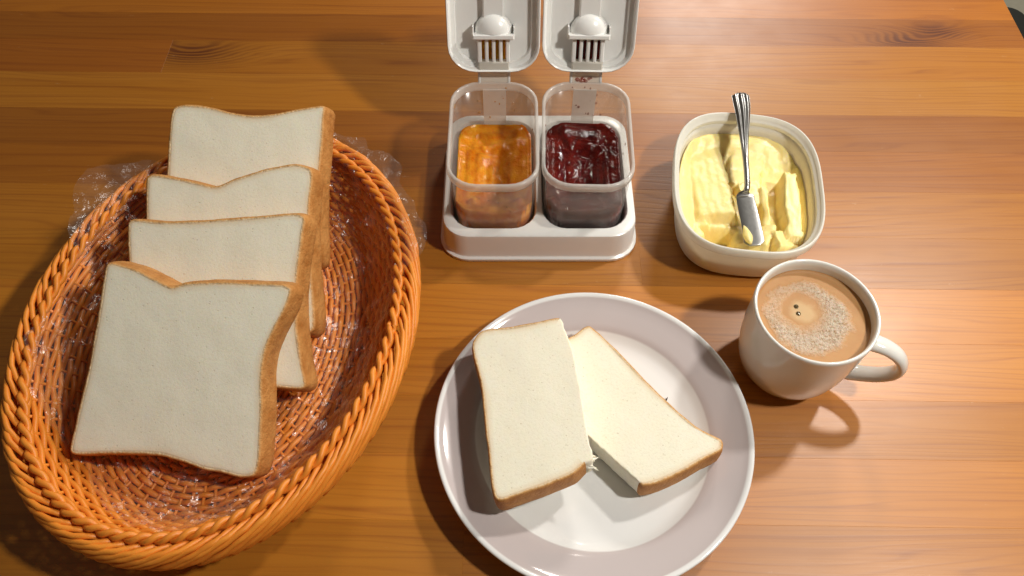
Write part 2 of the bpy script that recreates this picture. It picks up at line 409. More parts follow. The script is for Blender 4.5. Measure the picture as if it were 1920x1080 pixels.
# ================================================================== wicker basket
g = NT('orange_wicker'); c = g.coord((100,100,100)); oi = g.n('ShaderNodeObjectInfo')
n1 = g.noise(c, .8, 4, .6); n2 = g.noise(c, 9, 3, .6)
col = g.mix(n1, (.83,.262,.024), (.92,.35,.048))
col = g.mix(g.math('MULTIPLY', oi.outputs['Random'], .35), col, (.66,.17,.015))
g.set(Base_Color=col, Roughness=.42, Specular_IOR_Level=.45, Subsurface_Weight=.08, Subsurface_Scale=.002)
g.bump(n2, .25, .0004); M_wick = g.m
BC = (-20.5, 28.5)
basket = thing('bread_basket', 'oval woven orange wicker basket holding bread slices', 'basket', (BC[0], BC[1], 0), (0,0,R(-7)))
A0, B0, Z0 = 9.65, 13.5, 1.2
SR = {}; ds = .02
def build_profile():
    r = z = 0.0; s = 0.0; SR[0] = (0, 0, 0)
    k = 0
    while s < 9:
        th = R(57)*smooth(-1.1, 1.3, s); r += math.cos(th)*ds; z += math.sin(th)*ds; s += ds; k += 1; SR[k] = (r, z, th)
    r = z = 0.0; s = 0; k = 0
    while s > -10:
        th = R(57)*smooth(-1.1, 1.3, s); r -= math.cos(th)*ds; z -= math.sin(th)*ds; s -= ds; k -= 1; SR[k] = (r, z, th)
build_profile(); ZMIN = SR[-400][1]
def wp(phi, s, off=0.0):
    r, z, th = SR[max(-490, min(440, round(s/ds)))]
    a, b = A0+r, max(B0+r, .2); a = max(a, .15)
    nx, ny = math.cos(phi)/a, math.sin(phi)/b; L = math.hypot(nx, ny); nx /= L; ny /= L
    return (a*math.cos(phi)+nx*off*math.sin(th), b*math.sin(phi)+ny*off*math.sin(th), Z0+z-ZMIN-off*math.cos(th))
NS = 72; STOP = 4.75
rng = random.Random(5)
s = -6.9; row = 0
while s < STOP:
    path = []; M_ = NS*5
    for i in range(M_):
        ph = 2*math.pi*i/M_
        o = .14*math.cos(NS/2*ph + (row % 2)*math.pi) + .03*nz(ph*6, row*1.7)
        path.append(wp(ph, s+.05*nz(ph*5, row*2.3, 4), o))
    v, f = tube(path, [.20+.025*nz(i*.05, row*3.1, 2) for i in range(M_)], 6, True)
    mesh_obj('weaver', v, f, M_wick, basket); s += .425; row += 1
for k in range(NS):
    ph = 2*math.pi*k/NS
    path = [wp(ph, -6.8+ (STOP+6.8)*i/26, 0) for i in range(27)]
    mesh_obj('stake', *tube(path, .115, 6), M_wick, basket)
for k in range(-3, 4):
    mesh_obj('base_rod', *tube([(k*.5, -7, Z0+.0), (k*.5, 0, Z0+.05), (k*.5, 7, Z0)], .2, 6), M_wick, basket)
# border: fold-over strands and a twisted two-strand rope on the inner edge
rT, zT, _ = SR[round(STOP/ds)]; AT, BT = A0+rT, B0+rT; ZT = Z0+zT-ZMIN
def rimpt(phi, off, z):
    nx, ny = math.cos(phi)/AT, math.sin(phi)/BT; L = math.hypot(nx, ny)
    return (AT*math.cos(phi)+nx/L*off, BT*math.sin(phi)+ny/L*off, z)
NB = 88
keys = [(0, (-.05, ZT-.35)), (.10, (.30, ZT+.38)), (.28, (.80, ZT+.62)), (.52, (1.12, ZT+.32)), (.75, (1.25, ZT-.35)), (1.0, (1.02, ZT-1.5))]
for k in range(NB):
    p0 = 2*math.pi*k/NB + rng.uniform(-.012, .012); dph = .46*rng.uniform(.93, 1.07); path = []; zz = rng.uniform(-.07, .07)
    for i in range(17):
        q = i/16; off, z = interp(keys, q); path.append(rimpt(p0 - dph*q, off + zz*.6, z + zz))
    mesh_obj('border_strand', *tube(path, [.14]+[.19+.035*nz(k*1.7, i*.4) for i in range(15)]+[.14], 7), M_wick, basket)
for st in range(2):
    path = []; M_ = 460; turns = 42
    for i in range(M_):
        ph = 2*math.pi*i/M_; a = turns*ph + st*math.pi
        path.append(rimpt(ph, -.16+.19*math.cos(a), ZT+.50+.19*math.sin(a)))
    mesh_obj('rope_strand', *tube(path, [.205+.035*nz(i*.2, st*5) for i in range(M_)], 8, True), M_wick, basket)
# fill rows just outside, under the border
for k in range(4):
    path = [rimpt(2*math.pi*i/200, .75-.16*k, ZT-.55-.5*k) for i in range(200)]
    mesh_obj('weaver', *tube(path, .24, 6, True), M_wick, basket)

# ---- crumpled clear film lining the basket
g = NT('clear_film'); nt = g.t
tr = g.n('ShaderNodeBsdfTransparent'); tr.inputs[0].default_value = (1,1,1,1)
gl = g.n('ShaderNodeBsdfGlossy'); gl.inputs['Roughness'].default_value = .24; gl.inputs[0].default_value = (1,1,1,1)
df = g.n('ShaderNodeBsdfDiffuse'); df.inputs[0].default_value = (.8,.76,.74,1)  # pinkish diffuse colour stands in for the haze of the reflected room
c = g.coord((100,100,100)); cr = g.noise(c, 1.5, 3, .6, .9)
bp_ = g.n('ShaderNodeBump'); g.l(cr, bp_.inputs['Height']); bp_.inputs['Strength'].default_value = .5; bp_.inputs['Distance'].default_value = .007
wv = g.n('ShaderNodeVectorMath', operation='ADD'); nn = g.n('ShaderNodeTexNoise'); g.l(c, nn.inputs['Vector']); nn.inputs['Scale'].default_value = .7
g.l(c, wv.inputs[0]); g.l(nn.outputs['Color'], wv.inputs[1])
vo_ = g.n('ShaderNodeTexVoronoi'); g.l(wv.outputs[0], vo_.inputs['Vector']); vo_.inputs['Scale'].default_value = 1.6      # small crease facets
su = g.n('ShaderNodeVectorMath', operation='SUBTRACT'); g.l(vo_.outputs['Color'], su.inputs[0]); su.inputs[1].default_value = (.5,.5,.5)
sc_ = g.n('ShaderNodeVectorMath', operation='SCALE'); g.l(su.outputs[0], sc_.inputs[0]); sc_.inputs['Scale'].default_value = 1.15
ad = g.n('ShaderNodeVectorMath', operation='ADD'); g.l(bp_.outputs[0], ad.inputs[0]); g.l(sc_.outputs[0], ad.inputs[1])
no = g.n('ShaderNodeVectorMath', operation='NORMALIZE'); g.l(ad.outputs[0], no.inputs[0]); g.l(no.outputs[0], gl.inputs['Normal'])
lw = g.n('ShaderNodeLayerWeight'); lw.inputs[0].default_value = .5
m1 = g.n('ShaderNodeMixShader'); m1.inputs[0].default_value = .035; g.l(tr.outputs[0], m1.inputs[1]); g.l(df.outputs[0], m1.inputs[2])
m2 = g.n('ShaderNodeMixShader'); g.l(g.math('ADD', g.math('MULTIPLY', g.math('POWER', lw.outputs['Facing'], 3), .12), g.ramp(g.noise(c, .28, 2), (.42, .03), (.62, .10))), m2.inputs[0]); g.l(m1.outputs[0], m2.inputs[1]); g.l(gl.outputs[0], m2.inputs[2])
g.l(m2.outputs[0], g.out.inputs[0]); M_film = g.m
NP, NSS = 300, 64
def bump_at(phi, c0, w): 
    d = (phi-c0+math.pi) % (2*math.pi)-math.pi; return math.exp(-(d/w)**2)
verts, faces = [], []
for i in range(NP):
    ph = 2*math.pi*i/NP
    top = 3.7 + .8*nz(math.cos(ph)*2, math.sin(ph)*2, 7) + (4.4*bump_at(ph, R(150), .27) + 3.9*bump_at(ph, R(56), .36) + 3.3*bump_at(ph, R(24), .26) + 1.5*bump_at(ph, R(195), .25))*(1+.35*nz(math.cos(ph)*5, math.sin(ph)*5, 9)) - 1.6*bump_at(ph, R(238), .35)
    top += .35*nz(math.cos(ph)*9, math.sin(ph)*9, 2)
    for j in range(NSS):
        s = -7 + (top+7)*j/(NSS-1)
        x, y, z = wp(ph, min(s, STOP+.1), 0)
        k1 = abs(nz(x*.55, y*.55, z*.55+3)); k2 = abs(nz(x*1.5+9, y*1.5, z*1.5)); k3 = nz(x*.22, y*.22, z*.3+11)
        inn = -(.26 + 1.15*k1 + .45*k2 + .25*k3) 
        if s > STOP:
            e = s-STOP; nx, ny = math.cos(ph)/AT, math.sin(ph)/BT; L = math.hypot(nx, ny)
            rise = .85*math.sin(min(e, 1.6)/1.6*math.pi/2); outw = max(0, e-.05)*(.95+.25*nz(ph*8, 1)) 
            x, y, z = rimpt(ph, -.40+outw+.22*nz(ph*14, e*1.5)+.3*k1, ZT+.2+rise+.35*min(e,1)+.25*nz(ph*11, e*1.3, 5)-.10*max(0, e-2)**2*0)
            x += 0; verts.append((x, y, z+.45*k2))
        else:
            e = smooth(STOP-1.5, STOP, s); x, y, z = wp(ph, s, inn*(1-e)-.45*e)
            z += .55*e; verts.append((x, y, max(z, Z0+.30)))
for i in range(NP):
    for j in range(NSS-1):
        a = i*NSS+j; b2 = ((i+1) % NP)*NSS+j; faces.append([a, b2, b2+1, a+1])
film = mesh_obj('clear_film', verts, faces, M_film)
film.location = (BC[0]*CM, BC[1]*CM, 0); film.rotation_euler = (0,0,R(-7))
tag(film, 'crumpled clear plastic film lining the orange basket under the bread', 'plastic film')

# ================================================================== jam set
def translucent(name, col, alpha, rough=.3):
    g = NT(name); c = g.coord((100,100,100)); n = g.noise(c, 1.2, 4)
    tr = g.n('ShaderNodeBsdfTransparent'); df = g.n('ShaderNodeBsdfDiffuse'); tl = g.n('ShaderNodeBsdfTranslucent')
    df.inputs[0].default_value = (*col, 1); tl.inputs[0].default_value = (*col, 1); tr.inputs[0].default_value = (.96,.95,.93,1)
    mt = g.n('ShaderNodeMixShader'); mt.inputs[0].default_value = .3; g.l(df.outputs[0], mt.inputs[1]); g.l(tl.outputs[0], mt.inputs[2])
    ma = g.n('ShaderNodeMixShader'); g.l(g.math('ADD', alpha-.06, g.math('MULTIPLY', n, .12)), ma.inputs[0]); g.l(tr.outputs[0], ma.inputs[1]); g.l(mt.outputs[0], ma.inputs[2])
    gl = g.n('ShaderNodeBsdfGlossy'); gl.inputs['Roughness'].default_value = rough
    fr = g.n('ShaderNodeLayerWeight'); fr.inputs[0].default_value = .5
    mg = g.n('ShaderNodeMixShader'); g.l(g.math('ADD', g.math('MULTIPLY', g.math('POWER', fr.outputs['Facing'], 4), .3), .035), mg.inputs[0]); g.l(ma.outputs[0], mg.inputs[1]); g.l(gl.outputs[0], mg.inputs[2])
    g.l(mg.outputs[0], g.out.inputs[0]); return g.m
M_cup = translucent('milky_cup_plastic', (.95,.92,.89), .125, .17)
M_cup_rim = translucent('milky_rim_plastic', (.95,.93,.89), .5, .15)
M_white = plain('white_plastic', (.84,.835,.81), .24, .02, sss=.05)
M_hinge = translucent('hinge_plastic', (.84,.80,.72), .75, .25)

def jam_mat(name, a, b, sss, spec_rough, dark):
    g = NT(name); c = g.coord((100,100,100)); n = g.noise(c, .75, 4, .6, .4); n2 = g.noise(c, 3.5, 4, .6)
    col = g.mix(g.ramp(n, (.35, 0.0), (.65, 1.0)), a, b)
    g.set(Base_Color=col, Roughness=spec_rough, Subsurface_Weight=sss, Subsurface_Radius=(1,.35,.06), Subsurface_Scale=.008, Coat_Weight=.1, Coat_Roughness=.05, Specular_IOR_Level=.3)
    g.bump(g.math('ADD', g.math('MULTIPLY', n2, .25), g.noise(c, 1.6, 2, .4)), .5, .0028); return g.m
M_orange = jam_mat('orange_marmalade', (.64,.16,.003), (.82,.34,.02), .5, .10, 0)
M_red = jam_mat('dark_berry_jam', (.045,.003,.003), (.13,.008,.004), .2, .08, 0)

TX, TY = 2.2, 43.4
tray = thing('jam_tray', 'white plastic tray holding the two jam containers', 'tray', (TX, TY, 0))
TW, TL_ = 15.7, 13.6
bm = bmesh.new()
outer = [rrect(TW+.5, TL_+.5, 2.4, 0), rrect(TW+.6, TL_+.6, 2.45, .12), rrect(TW+.55, TL_+.55, 2.4, .34), rrect(TW+.12, TL_+.12, 2.2, .46), rrect(TW, TL_, 2.1, .7), rrect(TW-.12, TL_-.12, 2.1, 2.6), rrect(TW-.25, TL_-.25, 2.05, 2.9), rrect(TW-.6, TL_-.6, 1.95, 3.02)]
vo, fo = loft(outer)
bv = [bm.verts.new(p) for p in vo]
for q in fo: bm.faces.new([bv[i] for i in q])
n = len(outer[0]); edges = []
top = bv[-n:]
for i in range(n): edges.append(bm.edges.get((top[i], top[(i+1) % n])))
holes = []
for sx in (-1, 1):
    hx = sx*3.68
    rings = [rrect(6.95, 11.9, 2.0, 3.02, hx), rrect(6.75, 11.7, 1.95, 2.9, hx), rrect(6.65, 11.6, 1.9, 2.6, hx), rrect(6.5, 11.4, 1.85, .6, hx)]
    vh, fh = loft(rings); hv = [bm.verts.new(p) for p in vh]
    for q in fh: bm.faces.new([hv[i] for i in q[::-1]])
    for i in range(n): edges.append(bm.edges.get((hv[i], hv[(i+1) % n])))
    bm.faces.new(hv[-n:])
bmesh.ops.triangle_fill(bm, use_beauty=True, use_dissolve=False, edges=edges)
bm.faces.new(bv[:n][::-1])
bmesh.ops.recalc_face_normals(bm, faces=bm.faces)
me = bpy.data.meshes.new('body'); bmesh.ops.scale(bm, vec=(CM,)*3, verts=bm.verts); bm.to_mesh(me); bm.free()
me.polygons.foreach_set('use_smooth', [True]*len(me.polygons)); me.materials.append(M_white)
me.set_sharp_from_angle(angle=R(40))
o = link(bpy.data.objects.new('body', me)); o.parent = tray

def jam_container(label, x, rz, residue, seed):
    root = thing('jam_container', label, 'jam container', (TX+x, TY-.25, .62), (0,0,R(rz)), 'jam containers in the white tray')
    CW, CL, CH = 7.05, 11.2, 7.4
    rings = [rrect(6.0, 10.1, 1.7, 0.05), rrect(6.2, 10.3, 1.9, .25), rrect(CW-.25, CL-.25, 2.2, CH-.75)]
    inner = [rrect(CW-.5, CL-.5, 2.1, CH-.75), rrect(5.95, 10.05, 1.75, .4), rrect(5.7, 9.8, 1.6, .25)]
    mesh_obj('cup', *loft(rings + inner, cap0=True, cap1=True), M_cup, root)
    rim = [rrect(CW-.24, CL-.24, 2.2, CH-.74), rrect(CW, CL, 2.3, CH-.66), rrect(CW+.04, CL+.04, 2.3, CH-.1), rrect(CW-.08, CL-.08, 2.28, CH), rrect(CW-.42, CL-.42, 2.15, CH), rrect(CW-.5, CL-.5, 2.1, CH-.1), rrect(CW-.5, CL-.5, 2.1, CH-.74)]
    mesh_obj('rim', *loft(rim), M_cup_rim, root)
    yb = CL/2; a = R(24); d = Vector((0, math.sin(a), math.cos(a))); nrm = Vector((0, -math.cos(a), math.sin(a))); base = Vector((0, yb+.75, CH+.75))
    def Lf(p): return base + Vector((p[0],0,0)) + d*p[1] + nrm*p[2]
    def ring(w, l, r, k): return [Lf(p) for p in ((q[0], q[1]*.93+5.35, k) for q in rrect(w, l, r, 0))]
    pan = [ring(6.6, 10.9, 1.9, -.25), ring(7.0, 11.2, 2.1, -.1), ring(7.3, 11.5, 2.25, .9), ring(7.34, 11.54, 2.25, 1.02), ring(7.22, 11.4, 2.2, 1.1), ring(7.0, 11.2, 2.1, 1.05), ring(6.75, 10.95, 2.0, .5), ring(6.1, 10.3, 1.8, .42), ring(5.9, 10.1, 1.7, .08), ring(5.0, 9.2, 1.5, .02)]
    lid = mesh_obj('lid', *loft(pan, cap0=True, cap1=True), M_white, root)
    lid.data.set_sharp_from_angle(angle=R(50))
    def Lmesh(name, v, f, m, smooth_=False, par=lid): return mesh_obj(name, [Lf(p) for p in v], f, m, par, smooth_)
    Lmesh('spoon_handle', *cbox(-.85, .85, 3.9, 9.7, .02, .62, .12), M_white)
    dv, df_ = [], []; nu, nv = 20, 10
    for i in range(nu+1):
        for j in range(nv+1):
            th = math.pi*i/nu; be = math.pi/2*j/nv
            dv.append((1.5*math.cos(th)*math.cos(be), 3.0+1.5*math.sin(th)*math.cos(be)**1.0, .3+1.0*math.sin(be)))
    for i in range(nu):
        for j in range(nv): df_.append([i*(nv+1)+j, (i+1)*(nv+1)+j, (i+1)*(nv+1)+j+1, i*(nv+1)+j+1])
    Lmesh('dome', dv, df_, M_white, True)
    Lmesh('ledge', *cbox(-1.62, 1.62, 2.62, 3.0, .05, 1.32, .07), M_white)
    for sx in (-1, 1): Lmesh('clip', *cbox(sx*1.62-.06, sx*1.62+.06, 2.6, 3.55, .05, 1.0, .03), M_white)
    for k in range(5):
        xx = -1.12+.56*k; wd = .16 if k in (0, 4) else .14
        Lmesh('bar', *cbox(xx-wd, xx+wd, .75, 2.64, .45, .95, .06), M_white)
    Lmesh('residue', *cbox(-1.05, 1.05, .8, 2.6, .10, .2, .03), residue)
    Lmesh('base_tab', *cbox(-1.25, 1.25, .1, .8, .1, 1.0, .1), M_hinge)
    # living hinge strap
    st = [[(sx*1.12, yb-.05, CH-.12+tt) for sx, tt in ((-1,0),(1,0),(1,.14),(-1,.14))], [(sx*1.12, yb+.35, CH+.22+tt) for sx, tt in ((-1,0),(1,0),(1,.14),(-1,.14))],
          [tuple(Lf((sx*1.12, .2, .5+tt))) for sx, tt in ((-1,0),(1,0),(1,.14),(-1,.14))]]
    hinge = mesh_obj('hinge', *loft(st, cap0=True, cap1=True), M_hinge, root, False)
    for sx in (-1, 1):
        mesh_obj('ear', *tube([(sx*1.2, yb-.1, CH-.1), (sx*1.2, yb+.4, CH+.3), tuple(Lf((sx*1.2, .3, .6)))], .13, 8), M_white, hinge)
    mesh_obj('back_strip', *cbox(-.95, .95, yb-.42, yb-.30, 2.6, CH-.5, .05), M_cup_rim, root, False)  # pale strip running up the cup's back wall
    return root
jam_container('left jam container with open white lid, holding orange marmalade', -3.66, 0, M_orange, 1)
jam_container('right jam container with open white lid, holding dark red jam', 3.68, -1.6, M_red, 2)
def jam(label, x, rz, mat, seed, lev, rough):
    root = (TX+x, TY-.25, .62); rings = []
    N = 28
    w_at = lambda z: 5.9 + (6.5-5.9)*z/7.0
    for z in (.42, 1.0, 2.0):
        w = w_at(z); rings.append(rrect(w, w+4.05, 1.7, z, k=12))
    n = len(rings[0]); rng = random.Random(seed)
    lumps = [(rng.uniform(-2.6,2.6), rng.uniform(-4.6,4.6), rng.uniform(.35,.9), rng.uniform(.15,.6)) for _ in range(rough)]
    def hgt(px, py):
        h = lev + .35*nz(px*.45, py*.45, seed) + .22*nz(px*1.1, py*1.1, seed+5) + .10*nz(px*2.6, py*2.6, seed+8)
        for lx, ly, lr, lh in lumps:
            d2 = ((px-lx)**2+(py-ly)**2)/lr**2
            if d2 < 1: h += lh*(1-d2)**.75*.75
        h += .8*smooth(-3.0, -5.0, py)
        h -= .55*math.exp(-((px-.3)**2+(py+1.0)**2)/2.4)
        return h
    outer = rrect(w_at(3.0), w_at(3.0)+4.05, 1.7, 0, k=12)
    for s in [1-.045*k for k in range(22)]+[.02]:
        rings.append([(p[0]*s, p[1]*s, hgt(p[0]*s, p[1]*s)+(.15 if s == 1 else 0)) for p in outer])
    o = mesh_obj('jam', *loft(rings, cap0=True, cap1=True), mat)
    o.location = [c*CM for c in root]; o.rotation_euler = (0,0,R(rz))
    return tag(o, label, 'jam', 'jams in the two containers')
jam('glossy orange marmalade with fruit pieces in the left container', -3.66, 0, M_orange, 4, 2.95, 22)
jam('glossy dark red berry jam in the right container', 3.68, -1.6, M_red, 9, 2.95, 40)
# smears on the cup walls
M_smear_o = translucent('thin_marmalade_smear', (.75,.42,.15), .5, .15)
M_smear_r = translucent('thin_berry_smear', (.35,.06,.04), .6, .15)
for sd, x, m, lab in ((1, -3.66, M_smear_o, 'left'), (2, 3.68, M_smear_r, 'right')):
    rng = random.Random(sd); b = MB()
    for k in range(34):
        side = rng.choice(['b','b','l','r','f','f']); z = rng.uniform(3.8, 7.1); t = (z-.4)/6.6; W = (5.9+.58*t)/2; L = W+2.05
        rx, rz_ = rng.uniform(.04,.12), rng.uniform(.05,.16)
        if side in 'bf':
            cx = rng.uniform(-W+1.4, W-1.4); cy = (L-.02) if side == 'b' else -(L-.02)
            ring = lambda e, h: [(cx+rx*e*math.cos(2*math.pi*i/8), cy-math.copysign(h, cy), z+rz_*e*math.sin(2*math.pi*i/8)) for i in range(8)]
        else:
            cy = rng.uniform(-L+1.5, L-1.5); cx = (W-.02) if side == 'r' else -(W-.02)
            ring = lambda e, h: [(cx-math.copysign(h, cx), cy+rx*e*math.cos(2*math.pi*i/8), z+rz_*e*math.sin(2*math.pi*i/8)) for i in range(8)]
        b.add(*loft([ring(1,0), ring(.8,.04), ring(.2,.06)], cap1=True))
    if sd == 2:
        for k in range(14):
            cx, cy, cz = rng.uniform(-1.0, 1.0), rng.uniform(5.55, 6.3), 0; cz = 7.42 + (cy-5.55)*.62; r0 = rng.uniform(.08, .3)
            b.add(*loft([[(cx+r0*e*math.cos(q*.785), cy+r0*.7*e*math.sin(q*.785), cz+r0*.45*e*math.sin(q*.785)+hh_) for q in range(8)] for e, hh_ in ((1,.02),(.8,.06),(.2,.08))], cap1=True))
    o = b.build('jam_smears', m); o.location = [c*CM for c in (TX+x, TY-.25, .62)]
    o['kind'] = 'stuff'; o['label'] = 'small dried drops of jam on the %s container wall' % lab; o['category'] = 'jam'

# ================================================================== butter tub
TB = (18.95, 41.15, 0); TBR = R(-7)
M_tub = translucent('cream_tub_plastic', (.94,.93,.86), .92, .25)
tub = thing('butter_tub', 'cream plastic tub with rounded corners, half full of butter', 'tub', TB, (0,0,TBR))
se = lambda a, b, z, n=3.0: superell(a, b, n, z)
body = [se(4.6,6.0,.05), se(4.9,6.3,.12), se(5.15,6.55,.5), se(5.55,6.95,3.4), se(5.62,7.02,3.95)]
inn = [se(5.45,6.85,3.95), se(5.36,6.76,3.2), se(4.95,6.35,.55), se(4.6,6.0,.3)]
mesh_obj('body', *loft(body+inn, cap0=True, cap1=True), M_tub, tub)
lip = [se(5.60,7.0,3.92), se(5.90,7.30,3.95), se(5.95,7.35,4.1), se(5.94,7.34,4.66), se(5.90,7.30,4.78), se(5.84,7.24,4.82), se(5.76,7.16,4.78), se(5.70,7.10,4.5), se(5.44,6.84,4.35), se(5.40,6.80,4.25), se(5.43,6.83,3.94)]
mesh_obj('lip', *loft(lip), M_tub, tub)
# butter: height field with scooped valleys, slabs and peaks
def ssd(x, y, cx, cy, w, l, ang):
    c_, s_ = math.cos(ang), math.sin(ang); u = (x-cx)*c_+(y-cy)*s_; v = -(x-cx)*s_+(y-cy)*c_
    return max(abs(u)-w, abs(v)-l), u, v
def butter_h(x, y):
    wx = x+.22*nz(x*1.1, y*1.1, 3)+.07*nz(x*4, y*4, 1); wy = y+.22*nz(x*1.1, y*1.1, 8)+.07*nz(x*4, y*4, 2)
    h = 1.45 + .10*nz(wx*.8, wy*.8, 2) + .7*smooth(4.2, 5.2, wx)
    h += 1.0*smooth(3.2, 6.2, wy) + .8*smooth(-3.0, -5.0, wx)                # banked up along back and left wall
    d, u, v = ssd(wx, wy, -2.6, 1.2, 1.7, 3.9, .14)                            # broad smooth left pad, slightly sloped
    h = max(h, 1.15 + (1.05 + .10*u - .06*v)*smooth(.35, -.35, d)) + .012*math.sin(u*9+1.5*nz(u*.6, v*.3, 2))*smooth(.2, -.5, d)
    d, u, v = ssd(wx, wy, .4, 3.0, 1.5, 2.2, -.2); h = max(h, 1.0+(1.15-.12*u)*smooth(.25,-.2,d)) + .014*math.sin(u*10+v+2*nz(u, v*.4, 7))*smooth(.2,-.4,d)
    d, u, v = ssd(wx, wy, .9, .3, 1.0, 1.2, .5); h = max(h, 1.0+(1.25+.2*v)*smooth(.18,-.12,d))
    d, u, v = ssd(wx, wy, 1.9, -1.1, .34, 1.9, .12); h = max(h, .9+(1.25+.25*v)*smooth(.16,-.10,d))
    d, u, v = ssd(wx, wy, 3.75, -1.3, .62, 3.0, .06); h = max(h, .8+(2.35+.16*v)*smooth(.14,-.10,d))   # tall slab at right
    d, u, v = ssd(wx, wy, 3.3, -4.3, 1.1, 1.0, .3); h = max(h, .8+(1.5-.5*u)*smooth(.22,-.2,d))
    d, u, v = ssd(wx, wy, 1.35, -3.9, .9, 1.25, -.35); h = max(h, .8+(1.35+.35*u)*smooth(.2,-.15,d))
    d, u, v = ssd(wx, wy, -3.3, -3.7, 1.0, .9, .5); h = max(h, .8+(1.2-.25*v)*smooth(.25,-.2,d))
    h -= 1.0*math.exp(-((wx-1.1)**2/.5+(wy+1.9)**2/.8))                      # hole
    k = smooth(.35, -.35, ssd(wx, wy, -1.75, -4.6, 1.25, 1.25, .1)[0]); h = h*(1-k)+.22*k  # scraped to the bottom
    h += .04*nz(x*2.2, y*2.2, 4)+.015*nz(x*5, y*5, 6)+.03*math.sin(x*5+2*nz(x, y))*smooth(2,4,abs(y))*0
    return max(.2, h+.6*smooth(.3,.9,h))
g = NT('butter_mat'); c = g.coord((100,100,100)); n1 = g.noise(c, .8, 3); n2 = g.noise(c, 4, 4, .6)
g.set(Base_Color=g.mix(n1, (.92,.70,.23), (.94,.80,.40)), Roughness=.36, Subsurface_Weight=.45, Subsurface_Radius=(1,.8,.25), Subsurface_Scale=.006)
g.bump(n2, .3, .0008); M_butter = g.m
N = 150; rings = []
for k in range(60):
    s_ = 1-k/59*.99; ring = []
    for p in superell(1, 1, 3.0, 0, N=N):
        zz = 1.6
        x, y = p[0]*5.16*s_, p[1]*6.56*s_; ring.append((x, y, butter_h(x, y)))
    rings.append(ring)
low = [superell(4.95, 6.35, 3.0, .32, N=N)]
butter = mesh_obj('butter', *loft(low+rings, cap0=True, cap1=True), M_butter)
butter.location = [c*CM for c in TB]; butter.rotation_euler = (0,0,TBR)
tag(butter, 'soft yellow butter scooped and scraped unevenly inside the cream tub', 'butter')

# ================================================================== butter knife
g = NT('stainless_steel'); c = g.coord((100,100,100)); n = g.noise(c, 6, 3)
g.set(Base_Color=(.40,.395,.38,1), Metallic=1.0, Roughness=g.math('ADD', .24, g.math('MULTIPLY', n, .12))); M_steel = g.m
knife = thing('butter_knife', 'stainless butter knife with fluted handle resting in the butter tub', 'knife', (19.0, 35.7, 2.4))
# spine from blade tip to handle end, local coordinates
K = [Vector(p) for p in ((.05, .1, .55), (-.0, 2.2, .82), (-.21, 4.4, 1.35), (-.05, 5.3, 1.95), (.2, 9.0, 2.52), (.48, 12.3, 2.95), (.44, 14.1, 3.35))]
def spine(t):
    t = t*(len(K)-1); i = min(int(t), len(K)-2); u = t-i
    p0, p1, p2, p3 = K[max(i-1,0)], K[i], K[i+1], K[min(i+2, len(K)-1)]
    return .5*((2*p1)+(p2-p0)*u+(2*p0-5*p1+4*p2-p3)*u*u+(3*p1-p0-3*p2+p3)*u**3)
def knife_strip(t0, t1, m, wf, tf, flute):
    rings = []
    for i in range(m+1):
        t = t0+(t1-t0)*i/m; p = spine(t); tan = (spine(min(1,t+.01))-spine(max(0,t-.01))).normalized()
        sd = Vector((math.cos(.12*(1-smooth(.3,.6,t))), 0, math.sin(.12*(1-smooth(.3,.6,t))))); sd = (sd-tan*sd.dot(tan)).normalized(); up = sd.cross(tan); w = wf(i/m)/2; th = tf(i/m)
        ring = []; n_ = 22
        for k in range(n_+1):
            q = -1+2*k/n_; ring.append(p + sd*(q*w) + up*(th*(1-abs(q)**3)*.5+ flute(i/m)*math.cos(q*math.pi*3)*.5+.02))
        for k in range(n_+1):
            q = 1-2*k/n_; ring.append(p + sd*(q*w) - up*(th*(1-abs(q)**3)*.5+.02))
        rings.append(ring)
    return loft(rings, cap0=True, cap1=True)
mesh_obj('blade', *knife_strip(0.0, .335, 26, lambda q: 1.62*min(1, .45+q*5)*(1-.12*q)*(1-.0*q), lambda q: .09, lambda q: 0), M_steel, knife)
mesh_obj('bolster', *knife_strip(.333, .50, 16, lambda q: 1.42-(1.42-.48)*smooth(0, .55, q), lambda q: .10+.28*smooth(0,.7,q), lambda q: 0), M_steel, knife)
mesh_obj('handle', *knife_strip(.498, 1.0, 46, lambda q: .48+1.02*smooth(.15, .88, q)-.75*smooth(.93, 1.0, q)**2, lambda q: .38-.12*q, lambda q: .10*smooth(.1,.6,q)), M_steel, knife)
# butter stuck on the blade
b = MB(); P0 = Vector((-.62, 1.0, .75)); rr_ = []
for i in range(9):
    q = i/8; ring = []
    for k in range(12):
        a_ = 2*math.pi*k/12; rad = .42*math.sin(math.pi*(.12+.86*q))*(1+.35*nz(q*3, math.cos(a_)*1.5, math.sin(a_)*1.5+4))
        ring.append(P0+Vector((rad*math.cos(a_)*.8+.25*(1-q), -.9+1.8*q, rad*math.sin(a_)*.75+.1)))
    rr_.append(ring)
b.add(*loft(rr_, cap0=True, cap1=True)); o = b.build('butter_lump', M_butter); o.location = knife.location
tag(o, 'small curl of butter sticking to the knife blade', 'butter')

